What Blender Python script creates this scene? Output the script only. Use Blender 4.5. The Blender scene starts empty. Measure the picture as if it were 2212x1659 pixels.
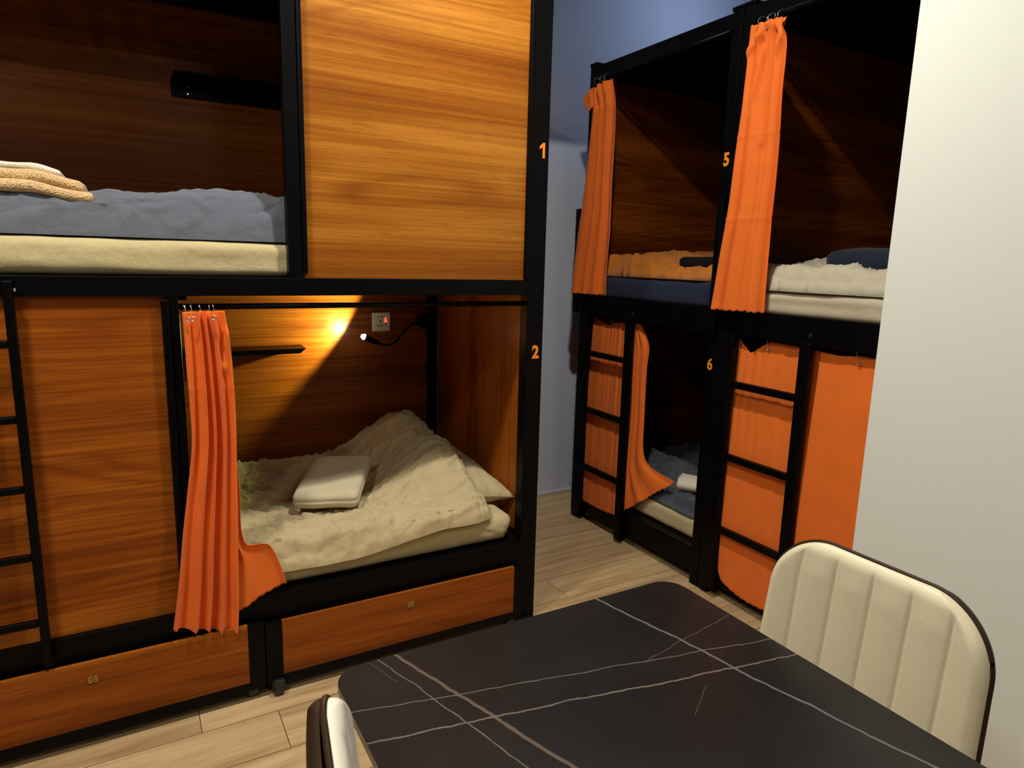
import bpy, math, random
from mathutils import Vector, Matrix, Euler, noise

random.seed(7)
PI = math.pi
COL = bpy.context.scene.collection
SC = bpy.context.scene

# ------------------------------------------------------------------ materials
def new_mat(name):
    m = bpy.data.materials.new(name)
    m.use_nodes = True
    nt = m.node_tree
    b = nt.nodes['Principled BSDF']
    return m, nt, b

def N(nt, typ, **kw):
    n = nt.nodes.new(typ)
    for k, v in kw.items():
        setattr(n, k, v)
    return n

def ramp(nt, stops):
    r = N(nt, 'ShaderNodeValToRGB')
    e = r.color_ramp.elements
    while len(e) > 1:
        e.remove(e[-1])
    e[0].position = stops[0][0]
    e[0].color = (*stops[0][1], 1)
    for p, c in stops[1:]:
        k = e.new(p)
        k.color = (*c, 1)
    return r

def mixc(nt, a, b, fac, mode='MIX'):
    m = N(nt, 'ShaderNodeMix', data_type='RGBA', blend_type=mode)
    L = nt.links.new
    if isinstance(fac, (int, float)):
        m.inputs[0].default_value = fac
    else:
        L(fac, m.inputs[0])
    for s, i in ((a, 6), (b, 7)):
        if isinstance(s, tuple):
            m.inputs[i].default_value = (*s, 1)
        else:
            L(s, m.inputs[i])
    return m.outputs[2]

def mth(nt, op, a, b=None, c=None):
    m = N(nt, 'ShaderNodeMath', operation=op)
    for i, s in enumerate((a, b, c)):
        if s is None:
            continue
        if isinstance(s, (int, float)):
            m.inputs[i].default_value = s
        else:
            nt.links.new(s, m.inputs[i])
    return m.outputs[0]

def coords(nt, scale=(1, 1, 1), loc=(0, 0, 0), rot=(0, 0, 0)):
    tc = N(nt, 'ShaderNodeTexCoord')
    mp = N(nt, 'ShaderNodeMapping')
    mp.inputs['Scale'].default_value = scale
    mp.inputs['Location'].default_value = loc
    mp.inputs['Rotation'].default_value = rot
    nt.links.new(tc.outputs['Object'], mp.inputs['Vector'])
    return mp.outputs['Vector']

def noise_tex(nt, vec, scale, detail=4, rough=.55, dist=0):
    n = N(nt, 'ShaderNodeTexNoise')
    n.inputs['Scale'].default_value = scale
    n.inputs['Detail'].default_value = detail
    n.inputs['Roughness'].default_value = rough
    n.inputs['Distortion'].default_value = dist
    nt.links.new(vec, n.inputs['Vector'])
    return n.outputs['Fac']

def add_bump(nt, b, h, strength, dist=.01):
    bp = N(nt, 'ShaderNodeBump')
    bp.inputs['Strength'].default_value = strength
    bp.inputs['Distance'].default_value = dist
    nt.links.new(h, bp.inputs['Height'])
    nt.links.new(bp.outputs['Normal'], b.inputs['Normal'])

def plain(name, col, rough=.5, spec=.5, metal=0, noise_amt=0, nscale=40, bump=0):
    m, nt, b = new_mat(name)
    b.inputs['Roughness'].default_value = rough
    b.inputs['Specular IOR Level'].default_value = spec
    b.inputs['Metallic'].default_value = metal
    v = coords(nt)
    f = noise_tex(nt, v, nscale, 5)
    lo = tuple(c * (1 - noise_amt) for c in col)
    hi = tuple(min(1, c * (1 + noise_amt)) for c in col)
    r = ramp(nt, [(.3, lo), (.7, hi)])
    nt.links.new(f, r.inputs['Fac'])
    nt.links.new(r.outputs['Color'], b.inputs['Base Color'])
    if bump:
        add_bump(nt, b, f, bump)
    return m

def wood(name, grain='X', loc=(0, 0, 0), dark=(.165, .040, .0035), mid=(.285, .090, .007), light=(.45, .180, .022), rough=.34):
    """Teak laminate: long flowing figure along the grain axis, fine dark pores."""
    m, nt, b = new_mat(name)
    L = nt.links.new
    g = {'X': (1, 1, 1), 'Z': (1, 1, 1)}[grain]
    def sc(along, across):
        return (along, across, across) if grain == 'X' else (across, across, along)
    v1 = coords(nt, sc(.45, 8.0), loc)
    f1 = noise_tex(nt, v1, 1.0, 3, .5, .25)
    v2 = coords(nt, sc(.42, 3.0), loc)
    f2 = noise_tex(nt, v2, 1.0, 2, .45, .35)
    ring = mth(nt, 'FRACT', mth(nt, 'MULTIPLY', f2, 26.0))
    ring = mth(nt, 'ABSOLUTE', mth(nt, 'SUBTRACT', ring, .5))
    ring = mth(nt, 'POWER', mth(nt, 'MULTIPLY', ring, 2.0), 1.6)
    msk = ramp(nt, [(.45, (0, 0, 0)), (.62, (1, 1, 1))])
    L(noise_tex(nt, coords(nt, sc(.7, 3.5), tuple(q + 9 for q in loc)), 1.0, 1), msk.inputs['Fac'])
    ring = mth(nt, 'MULTIPLY', mth(nt, 'SUBTRACT', ring, .4), msk.outputs['Color'])
    v3 = coords(nt, sc(.8, 85), loc)
    f3 = noise_tex(nt, v3, 1.0, 5, .65, .15)
    v4 = coords(nt, sc(11, 420), loc)
    f4 = noise_tex(nt, v4, 1.0, 2, .6, 0)
    s = mth(nt, 'ADD', mth(nt, 'MULTIPLY', f1, .72), mth(nt, 'MULTIPLY', ring, -.13))
    s = mth(nt, 'ADD', s, mth(nt, 'MULTIPLY', f3, .50))
    r = ramp(nt, [(.42, dark), (.60, mid), (.79, light), (.93, tuple(c * 1.12 for c in light))])
    L(s, r.inputs['Fac'])
    pore = ramp(nt, [(.30, (1, 1, 1)), (.42, (0, 0, 0))])
    L(f4, pore.inputs['Fac'])
    pm = mth(nt, 'MULTIPLY', pore.outputs['Color'], .45)
    lin = ramp(nt, [(.33, (1, 1, 1)), (.43, (0, 0, 0))])
    L(noise_tex(nt, coords(nt, sc(.38, 70), tuple(q + 4 for q in loc)), 1.0, 6, .6, .2), lin.inputs['Fac'])
    c = mixc(nt, r.outputs['Color'], tuple(x * .7 for x in dark), mth(nt, 'MULTIPLY', lin.outputs['Color'], .42))
    c = mixc(nt, c, tuple(x * .5 for x in dark), pm)
    L(c, b.inputs['Base Color'])
    b.inputs['Roughness'].default_value = rough
    b.inputs['Specular IOR Level'].default_value = .16
    add_bump(nt, b, f4, .05, .002)
    return m

def cloth(name, col, rough=.85, var=.08, weave=900, bump=.10, sheen=.15, trans=0, spec=.2, crease=0):
    m, nt, b = new_mat(name)
    L = nt.links.new
    v = coords(nt)
    f = noise_tex(nt, v, 9, 4)
    r = ramp(nt, [(.3, tuple(c * (1 - var) for c in col)), (.7, tuple(min(1, c * (1 + var)) for c in col))])
    L(f, r.inputs['Fac'])
    L(r.outputs['Color'], b.inputs['Base Color'])
    b.inputs['Roughness'].default_value = rough
    b.inputs['Specular IOR Level'].default_value = spec
    b.inputs['Sheen Weight'].default_value = sheen
    f2 = noise_tex(nt, v, weave, 2)
    f3 = noise_tex(nt, v, 28, 5, .6)
    hgt = mth(nt, 'ADD', mth(nt, 'MULTIPLY', f2, .25), f3)
    if crease:
        rn = N(nt, 'ShaderNodeTexNoise', noise_type='RIDGED_MULTIFRACTAL')
        rn.inputs['Scale'].default_value = 6.5
        rn.inputs['Detail'].default_value = 3
        rn.inputs['Roughness'].default_value = .45
        rn.inputs['Distortion'].default_value = 1.4
        L(v, rn.inputs['Vector'])
        hgt = mth(nt, 'ADD', mth(nt, 'MULTIPLY', hgt, .35), mth(nt, 'MULTIPLY', rn.outputs['Fac'], crease))
        add_bump(nt, b, hgt, .8, .022)
    else:
        add_bump(nt, b, hgt, bump, .01)
    if trans:
        t = N(nt, 'ShaderNodeBsdfTranslucent')
        L(r.outputs['Color'], t.inputs['Color'])
        mx = N(nt, 'ShaderNodeMixShader')
        mx.inputs[0].default_value = trans
        out = nt.nodes['Material Output']
        L(b.outputs[0], mx.inputs[1])
        L(t.outputs[0], mx.inputs[2])
        L(mx.outputs[0], out.inputs['Surface'])
    return m

def terry(name, col, scale=260, waffle=False):
    m, nt, b = new_mat(name)
    v = coords(nt)
    if waffle:
        w = N(nt, 'ShaderNodeTexVoronoi')
        w.inputs['Scale'].default_value = 190
        nt.links.new(v, w.inputs['Vector'])
        h = w.outputs['Distance']
        r = ramp(nt, [(.1, tuple(c * .55 for c in col)), (.55, col)])
    else:
        h = noise_tex(nt, v, scale, 3)
        r = ramp(nt, [(.3, tuple(c * .8 for c in col)), (.7, col)])
    nt.links.new(h, r.inputs['Fac'])
    nt.links.new(r.outputs['Color'], b.inputs['Base Color'])
    b.inputs['Roughness'].default_value = .95
    b.inputs['Specular IOR Level'].default_value = .1
    b.inputs['Sheen Weight'].default_value = .3
    add_bump(nt, b, h, .5, .006)
    return m

def emit(name, col, strength):
    m, nt, b = new_mat(name)
    b.inputs['Base Color'].default_value = (*col, 1)
    b.inputs['Emission Color'].default_value = (*col, 1)
    b.inputs['Emission Strength'].default_value = strength
    return m

def floor_mat():
    m, nt, b = new_mat('oak_plank_floor')
    L = nt.links.new
    tc = N(nt, 'ShaderNodeTexCoord')
    br = N(nt, 'ShaderNodeTexBrick')
    br.offset = .822
    br.offset_frequency = 2
    br.inputs['Scale'].default_value = 1
    br.inputs['Brick Width'].default_value = 1.22
    br.inputs['Row Height'].default_value = .183
    br.inputs['Mortar Size'].default_value = .0016
    br.inputs['Mortar Smooth'].default_value = .3
    br.inputs['Color1'].default_value = (0, 0, 0, 1)
    br.inputs['Color2'].default_value = (1, 1, 1, 1)
    br.inputs['Mortar'].default_value = (.5, .5, .5, 1)
    mp = N(nt, 'ShaderNodeMapping')
    mp.inputs['Location'].default_value = (1.11, .039, 0)
    L(tc.outputs['Object'], mp.inputs['Vector'])
    L(mp.outputs['Vector'], br.inputs['Vector'])
    # per-plank offset of the grain
    off = N(nt, 'ShaderNodeVectorMath', operation='MULTIPLY_ADD')
    L(br.outputs['Color'], off.inputs[0])
    off.inputs[1].default_value = (7, 5, 3)
    L(tc.outputs['Object'], off.inputs[2])
    def st(sx, sy):
        q = N(nt, 'ShaderNodeMapping')
        q.inputs['Scale'].default_value = (sx, sy, 1)
        L(off.outputs[0], q.inputs['Vector'])
        return q.outputs['Vector']
    f1 = noise_tex(nt, st(1.6, 22), 1, 5, .6, .6)
    f2 = noise_tex(nt, st(6, 150), 1, 3, .6)
    s = mth(nt, 'ADD', mth(nt, 'MULTIPLY', f1, .75), mth(nt, 'MULTIPLY', f2, .25))
    r = ramp(nt, [(.32, (.34, .215, .100)), (.5, (.54, .375, .195)), (.68, (.66, .48, .275))])
    L(s, r.inputs['Fac'])
    tint = ramp(nt, [(0, (.86, .84, .82)), (1, (1.0, 1.0, 1.0))])
    L(br.outputs['Color'], tint.inputs['Fac'])
    c = mixc(nt, r.outputs['Color'], tint.outputs['Color'], 1.0, 'MULTIPLY')
    c = mixc(nt, c, (.10, .062, .03), br.outputs['Fac'])
    L(c, b.inputs['Base Color'])
    b.inputs['Roughness'].default_value = .45
    b.inputs['Specular IOR Level'].default_value = .3
    add_bump(nt, b, f2, .05, .002)
    return m

def table_mat():
    """Near-black sintered stone with thin straight pale veins."""
    m, nt, b = new_mat('black_veined_stone')
    L = nt.links.new
    v = coords(nt)
    sep = N(nt, 'ShaderNodeSeparateXYZ')
    L(v, sep.inputs[0])
    X, Y = sep.outputs[0], sep.outputs[1]
    wob = mth(nt, 'SUBTRACT', noise_tex(nt, v, 7, 3), .5)
    wob2 = mth(nt, 'SUBTRACT', noise_tex(nt, v, 55, 3, .6), .5)
    wobble = mth(nt, 'ADD', mth(nt, 'MULTIPLY', wob, .022), mth(nt, 'MULTIPLY', wob2, .005))
    base = noise_tex(nt, v, 6, 6, .6)
    r = ramp(nt, [(.3, (.0075, .0070, .0072)), (.7, (.0135, .0122, .0120))])
    L(base, r.inputs['Fac'])
    c = r.outputs['Color']
    veins = [  # endpoints in table plane (metres), half width, colour, limits along the vein
        ((.764, .968), (.897, .393), 0.0030, (.20, .20, .21), None),
        ((.347, .975), (.467, .624), .0040, (.17, .125, .095), None),
        ((.318, .973), (.417, .649), .0015, (.19, .165, .135), None),
        ((.245, .860), (.955, .711), .0013, (.20, .18, .155), None),
        ((.245, .790), (.955, .659), .0021, (.23, .19, .15), None),
        ((.717, .764), (.951, .801), .0009, (.14, .125, .12), (0, .24)),
        ((.755, .666), (.689, .622), .0008, (.10, .095, .09), (0, .08)),
        ((.303, .970), (.326, .898), .0007, (.12, .11, .10), (0, .075)),
    ]
    for (a, e, w, col, lim) in veins:
        d = Vector((e[0] - a[0], e[1] - a[1]))
        ln = d.length
        d.normalize()
        n = Vector((-d.y, d.x))
        dist = mth(nt, 'ADD', mth(nt, 'MULTIPLY', X, n.x), mth(nt, 'MULTIPLY', Y, n.y))
        dist = mth(nt, 'SUBTRACT', dist, n.x * a[0] + n.y * a[1])
        dist = mth(nt, 'ABSOLUTE', mth(nt, 'ADD', dist, wobble))
        mask = N(nt, 'ShaderNodeMapRange')
        L(dist, mask.inputs[0])
        w *= .72
        col = tuple(q * .6 for q in col)
        mask.inputs[1].default_value = w * .75
        mask.inputs[2].default_value = w * 1.25
        mask.inputs[3].default_value = 1
        mask.inputs[4].default_value = 0
        f = mask.outputs[0]
        if lim:
            al = mth(nt, 'ADD', mth(nt, 'MULTIPLY', X, d.x), mth(nt, 'MULTIPLY', Y, d.y))
            al = mth(nt, 'SUBTRACT', al, d.x * a[0] + d.y * a[1])
            f = mth(nt, 'MULTIPLY', f, mth(nt, 'GREATER_THAN', al, lim[0]))
            f = mth(nt, 'MULTIPLY', f, mth(nt, 'LESS_THAN', al, lim[1]))
        c = mixc(nt, c, col, f)
    L(c, b.inputs['Base Color'])
    b.inputs['Roughness'].default_value = .30
    b.inputs['Specular IOR Level'].default_value = .22
    return m

M = {}
M['black'] = plain('black_powder_coated_steel', (.0016, .0016, .0022), .36, .10, 0, .25, 300)
M['board'] = plain('black_board', (.003, .0025, .0025), .6, .1, 0, .2, 60)
M['wood'] = wood('teak_laminate', 'X', (0, 0, 0))
M['wooddim'] = wood('teak_laminate_dim_low_panel', 'X', (3.3, 1.7, 5.1), dark=(.13, .029, .0025), mid=(.235, .055, .0045), light=(.40, .118, .010))  # same teak laminate; weaker light on the lower panels mixed into its tones
M['wood3'] = wood('teak_laminate_drawer', 'X', (8.1, 4.2, 2.3), dark=(.15, .033, .003), mid=(.27, .068, .006), light=(.43, .14, .014))
M['woodv'] = wood('teak_laminate_vertical', 'Z', (2.3, .7, 1.1), dark=(.15, .033, .003), mid=(.29, .075, .006), light=(.42, .135, .014))
M['woodshade'] = wood('shaded_teak_laminate', 'X', (5.5, 3.1, .4), dark=(.070, .013, .0012), mid=(.125, .027, .002), light=(.21, .056, .004))  # same teak again, shade of the bunk interiors built into darker colours
M['woodback'] = wood('brown_teak_laminate', 'X', (1.5, 6.1, 3.4), dark=(.150, .032, .002), mid=(.26, .066, .004), light=(.42, .135, .010))
M['orange'] = cloth('orange_cotton', (.90, .200, .026), .8, .05, 1200, .05, .1, .22)
M['sheet'] = cloth('cream_sheet', (.60, .50, .27), .8, .04, 1400, .10, .1, crease=0.22)
M['beige'] = cloth('beige_duvet_cotton', (.57, .465, .265), .8, .05, 1400, .16, .1, crease=0.55)
M['pillow'] = cloth('beige_pillow_cotton', (.54, .44, .25), .8, .05, 1400, .14, .1, crease=0.4)
M['cream'] = cloth('pale_cream_duvet', (.57, .52, .38), .8, .05, 1400, .14, .1, crease=0.5)
M['grey'] = cloth('slate_grey_satin', (.100, .118, .156), .48, .06, 1400, .10, .25, 0, .5, crease=0.7)
M['navy'] = cloth('navy_sheet', (.007, .014, .045), .75, .08, 1400, .12, .1, crease=0.3)
M['navygrey'] = cloth('slate_navy_duvet', (.035, .046, .070), .6, .12, 1400, .25, .2, 0, .4, crease=0.6)
M['mustard'] = cloth('mustard_duvet', (.52, .160, .007), .75, .06, 1400, .16, .1, crease=0.6)
M['blackcloth'] = cloth('black_towelling', (.004, .004, .005), .95, .1, 500, .1, 0)
M['denim'] = cloth('dark_blue_pillow', (.007, .012, .026), .85, .12, 700, .15, .15)
M['terry'] = terry('white_terry', (.62, .555, .375))
M['tan'] = terry('tan_waffle', (.62, .42, .21), waffle=True)
M['offwhite'] = terry('offwhite_terry', (.74, .70, .58))
M['floor'] = floor_mat()
M['table'] = table_mat()
M['tableedge'] = plain('table_stone_edge', (.16, .135, .10), .4, .4, 0, .2, 80)
M['wallblue'] = plain('pale_blue_wall_paint', (.58, .63, .76), .85, .15, 0, .015, 120, .03)
M['wallwhite'] = plain('white_wall_paint', (.72, .765, .72), .8, .2, 0, .012, 160, .03)
M['wallplain'] = plain('room_wall_paint', (.22, .22, .21), .9, .1, 0, .02, 50)
M['ceiling'] = plain('ceiling_paint', (.30, .31, .33), .9, .1, 0, .02, 50)
M['leather'] = plain('cream_leatherette', (.70, .64, .45), .42, .4, 0, .03, 300, .05)
M['leather_white'] = plain('white_leatherette', (.76, .73, .63), .42, .4, 0, .03, 300, .05)
M['brown'] = plain('dark_brown_leatherette', (.026, .014, .007), .45, .2, 0, .15, 200, .05)
M['seam'] = plain('stitch_thread', (.40, .34, .20), .8, .2)
M['steel'] = plain('bright_steel', (.75, .75, .74), .22, .5, 1)
M['brass'] = plain('brass_plate', (.75, .56, .25), .35, .5, .85, .3, 300)
M['number'] = plain('orange_number_vinyl', (.86, .25, .012), .6, .3)
M['plastic'] = plain('ivory_plastic', (.85, .78, .62), .35, .5)
M['hole'] = plain('socket_slot', (.004, .004, .004), .7, .2)
M['led'] = emit('red_led', (1, .05, .03), 6)
M['bulb'] = emit('lamp_lens', (1, .93, .80), 70)
M['rubber'] = plain('black_rubber', (.012, .014, .016), .35, .5)

# ------------------------------------------------------------------ mesh builder
class MB:
    def __init__(self):
        self.v, self.f = [], []
    def box(self, x0, x1, y0, y1, z0, z1):
        b = len(self.v)
        for x in (x0, x1):
            for y in (y0, y1):
                for z in (z0, z1):
                    self.v.append((x, y, z))
        for q in ((0, 1, 3, 2), (4, 6, 7, 5), (0, 4, 5, 1), (2, 3, 7, 6), (0, 2, 6, 4), (1, 5, 7, 3)):
            self.f.append(tuple(b + i for i in q))
        return self
    def grid(self, P, close=False):
        """P[i][j] -> points"""
        b = len(self.v)
        n, m = len(P), len(P[0])
        for row in P:
            self.v.extend(tuple(p) for p in row)
        for i in range(n - 1):
            for j in range(m - 1):
                a = b + i * m + j
                self.f.append((a, a + m, a + m + 1, a + 1))
            if close:
                a = b + i * m
                self.f.append((a + m - 1, a + 2 * m - 1, a + m, a))
        return self
    def tube(self, pts, r, n=10, caps=True, closed=False):
        pts = [Vector(p) for p in pts]
        rings = []
        up = Vector((0, 0, 1))
        L = len(pts)
        for i, p in enumerate(pts):
            if closed:
                d = pts[(i + 1) % L] - pts[i - 1]
            else:
                d = pts[min(i + 1, L - 1)] - pts[max(i - 1, 0)]
            d.normalize()
            ref = up if abs(d.dot(up)) < .95 else Vector((1, 0, 0))
            s = d.cross(ref).normalized()
            t = s.cross(d).normalized()
            rr = r[i] if isinstance(r, (list, tuple)) else r
            rings.append([p + (s * math.cos(2 * PI * k / n) + t * math.sin(2 * PI * k / n)) * rr for k in range(n)])
        if closed:
            rings.append(rings[0])
        b = len(self.v)
        self.grid(rings, close=True)
        if caps and not closed:
            self.f.append(tuple(b + k for k in range(n)))
            self.f.append(tuple(b + (L - 1) * n + k for k in reversed(range(n))))
        return self
    def torus(self, c, axis, R, r, n=20, m=8):
        c = Vector(c)
        axis = Vector(axis).normalized()
        ref = Vector((0, 0, 1)) if abs(axis.z) < .9 else Vector((1, 0, 0))
        a = axis.cross(ref).normalized()
        b = axis.cross(a).normalized()
        pts = [c + (a * math.cos(2 * PI * k / n) + b * math.sin(2 * PI * k / n)) * R for k in range(n)]
        return self.tube(pts, r, m, closed=True)
    def rbox(self, x0, x1, y0, y1, z0, z1, r, n=(12, 12, 6), disp=None):
        """rounded box with a dense surface so it can be displaced"""
        lo, hi = Vector((x0, y0, z0)), Vector((x1, y1, z1))
        ilo, ihi = lo + Vector((r, r, r)), hi - Vector((r, r, r))
        def place(p):
            q = Vector([min(max(p[k], ilo[k]), ihi[k]) for k in range(3)])
            d = p - q
            if d.length > 1e-9:
                nrm = d.normalized()
                o = q + nrm * r
            else:
                nrm = Vector((0, 0, 1))
                o = p
            if disp:
                o = o + disp(o, nrm)
            return o
        def samples(a, b, k):
            s = [a, a + r * .3, a + r * .65, a + r]
            for i in range(1, k):
                s.append(a + r + (b - a - 2 * r) * i / k)
            s += [b - r, b - r * .65, b - r * .3, b]
            return s
        S = [samples(lo[k], hi[k], n[k]) for k in range(3)]
        for ax in range(3):
            u, w = (ax + 1) % 3, (ax + 2) % 3
            for side in (0, 1):
                P = []
                for a in S[u]:
                    row = []
                    for c in S[w]:
                        p = Vector((0, 0, 0))
                        p[u], p[w] = a, c
                        p[ax] = hi[ax] if side else lo[ax]
                        row.append(place(p))
                    P.append(row)
                if not side:
                    P = P[::-1]
                self.grid(P)
        return self

def obj(name, mb, mat, parent=None, bevel=0, smooth=False, solid=0, sub=0, weld=False, xf=None):
    me = bpy.data.meshes.new(name)
    off = Vector((0, 0, 0))
    if parent is not None:
        p = parent
        while p is not None:
            off += p.location
            p = p.parent
    vs = [Vector(v) for v in mb.v]
    if xf is not None:
        vs = [xf @ v for v in vs]
    me.from_pydata([tuple(v - off) for v in vs], [], mb.f)
    me.validate()
    me.update()
    o = bpy.data.objects.new(name, me)
    COL.objects.link(o)
    if parent is not None:
        o.parent = parent
    me.materials.append(mat)
    if weld:
        w = o.modifiers.new('weld', 'WELD')
        w.merge_threshold = .0002
    if solid:
        s = o.modifiers.new('solid', 'SOLIDIFY')
        s.thickness = solid
        s.offset = 0
    if bevel:
        bv = o.modifiers.new('bevel', 'BEVEL')
        bv.width = bevel
        bv.segments = 2
        bv.limit_method = 'ANGLE'
    if sub:
        sb = o.modifiers.new('sub', 'SUBSURF')
        sb.levels = sub
        sb.render_levels = sub
    if smooth:
        for pl in me.polygons:
            pl.use_smooth = True
    return o

def tag(o, label, cat=None, group=None):
    o['label'] = label
    if cat:
        o['category'] = cat
    if group:
        o['group'] = group
    return o

def thing(name, label, cat, loc=(0, 0, 0), group=None):
    o = bpy.data.objects.new(name, None)
    COL.objects.link(o)
    o.location = loc
    o.empty_display_size = .1
    return tag(o, label, cat, group)

def struct(name, mb, mat, bevel=0):
    o = obj(name, mb, mat, bevel=bevel)
    o['kind'] = 'structure'
    return o

def box(name, b, mat, parent=None, bevel=.002):
    return obj(name, MB().box(*b), mat, parent, bevel=bevel)

def digit(ch, parent, x, y, z, height, rot, name='bunk_number'):
    if ch == '1':
        q = [(.02, 0), (.02, .52), (-.17, .40), (-.17, .545), (.05, .72), (.165, .72), (.165, 0)]
        mb = MB()
        n = len(q)
        mb.v = [(a, b, .02) for a, b in q] + [(a, b, 0) for a, b in q]
        mb.f = [tuple(reversed(range(n))), tuple(range(n, 2 * n))] + [(i, (i + 1) % n, n + (i + 1) % n, n + i) for i in range(n)]
        me = bpy.data.meshes.new(name)
        me.from_pydata(mb.v, [], mb.f)
        k = height / .72
    else:
        cu = bpy.data.curves.new('glyph', 'FONT')
        cu.body = ch
        cu.align_x = 'CENTER'
        cu.size = 1
        cu.extrude = .012
        cu.offset = .02 if ch == '6' else .04
        t = bpy.data.objects.new('glyph', cu)
        COL.objects.link(t)
        me = bpy.data.meshes.new_from_object(t.evaluated_get(bpy.context.evaluated_depsgraph_get()))
        me.name = name
        bpy.data.objects.remove(t)
        bpy.data.curves.remove(cu)
        lo = min(v.co.y for v in me.vertices)
        hi = max(v.co.y for v in me.vertices)
        for v in me.vertices:
            v.co.y -= lo
        k = height / (hi - lo)
    me.materials.clear()
    me.materials.append(M['number'])
    o = bpy.data.objects.new(name, me)
    COL.objects.link(o)
    off = parent.location.copy()
    o.parent = parent
    o.location = Vector((x, y, z)) - off
    o.rotation_euler = rot
    o.scale = (k * .88, k, k * .8)
    o['label'] = 'orange number %s on the post' % ch
    return o

def nz(x, y, z=0.0):
    return noise.noise(Vector((x, y, z)))

def ridge(x, y, seed, k=5):
    return max(0, 1 - abs(nz(x, y, seed)) * 1.6) ** k

def sm(t):
    t = max(0, min(1, t))
    return t * t * (3 - 2 * t)
def lerp(a, b, t):
    return a + (b - a) * t

def poly_at(pts, t):
    """arc-length point on a polyline of tuples, t in 0..1, eased with Catmull-Rom"""
    n = len(pts) - 1
    L = [0]
    for i in range(n):
        L.append(L[-1] + math.dist(pts[i], pts[i + 1]))
    d = t * L[-1]
    i = 0
    while i < n - 1 and d > L[i + 1]:
        i += 1
    u = (d - L[i]) / max(1e-9, L[i + 1] - L[i])
    p0, p1, p2, p3 = pts[max(i - 1, 0)], pts[i], pts[i + 1], pts[min(i + 2, n)]
    out = []
    for a, b, c, e in zip(p0, p1, p2, p3):
        m1, m2 = (c - a) * .5, (e - b) * .5
        u2, u3 = u * u, u * u * u
        out.append((2 * u3 - 3 * u2 + 1) * b + (u3 - 2 * u2 + u) * m1 + (-2 * u3 + 3 * u2) * c + (u3 - u2) * m2)
    return out

def drape(mb, cols, plane, depth, segs, nv=90, scallop=0, scallop_len=.024, top_scallop=0):
    """Hanging cloth. cols: polylines top->bottom of (h, z[, extra depth]); segs: one dict per gap
    between columns: n columns, folds, amp_top, amp_bot, seed. plane 'A' = facing -y, 'B' = facing -x."""
    rows = []
    cols = [[(c + (0,))[:3] if len(c) == 2 else c for c in col] for col in cols]
    C = [[poly_at(col, j / nv) for j in range(nv + 1)] for col in cols]
    allcols = []
    for k, sg in enumerate(segs):
        n = sg['n']
        for i in range(n + (1 if k == len(segs) - 1 else 0)):
            s = i / n
            col = []
            for j in range(nv + 1):
                t = j / nv
                a, b = C[k][j], C[k + 1][j]
                ph = 2 * PI * (sg['folds'] * s + .16 * math.sin(2 * PI * s * 1.3 + sg['seed']) + .30 * nz(t * 1.6, s * 2.4, sg['seed']))
                amp = lerp(sg['amp'][0], sg['amp'][1], t ** .7)
                env = math.sin(PI * min(1, max(0, s))) ** .35 if sg.get('env', 1) else 1
                w = math.sin(ph)
                w = math.copysign(abs(w) ** .75, w)
                d = amp * (w + .18 * math.sin(2 * ph + 1.0 + sg['seed']) + .5 * nz(s * 3, t * 3, sg['seed'] + 5)) * (.4 + .6 * env)
                h = lerp(a[0], b[0], s) + amp * .35 * math.cos(ph) * env
                z = lerp(a[1], b[1], s)
                e = lerp(a[2], b[2], s)
                for (h0, z0, h1, z1, ra, rw) in sg.get('ridges', ()):
                    vx, vz = h1 - h0, z1 - z0
                    q = max(0, min(1, ((h - h0) * vx + (z - z0) * vz) / (vx * vx + vz * vz)))
                    dd = math.hypot(h - h0 - q * vx, z - z0 - q * vz)
                    d += ra * math.exp(-(dd / rw) ** 2) * (1 - .6 * q)
                cr = sg.get('crease')
                if cr:
                    for (cz, ca) in cr:
                        d += ca * math.exp(-((z - cz) / .006) ** 2)
                col.append([h, z, depth + e - d])
            allcols.append(col)
    arc = 0
    for i, col in enumerate(allcols):
        if i:
            arc += math.hypot(col[-1][0] - allcols[i - 1][-1][0], col[-1][2] - allcols[i - 1][-1][2])
        if scallop:
            sc = abs(math.sin(PI * arc / scallop_len)) ** .6
            for j in range(nv - 2, nv + 1):
                col[j][1] -= scallop * sc * (j - (nv - 3)) / 3
        if top_scallop:
            sc = abs(math.sin(PI * arc / scallop_len)) ** .6
            col[0][1] += top_scallop * sc
            col[1][1] += top_scallop * sc * .5
    P = []
    for col in allcols:
        if plane == 'A':
            P.append([(h, d, z) for h, z, d in col])
        else:
            P.append([(d, h, z) for h, z, d in col])
    mb.grid(P)
    return mb

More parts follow.
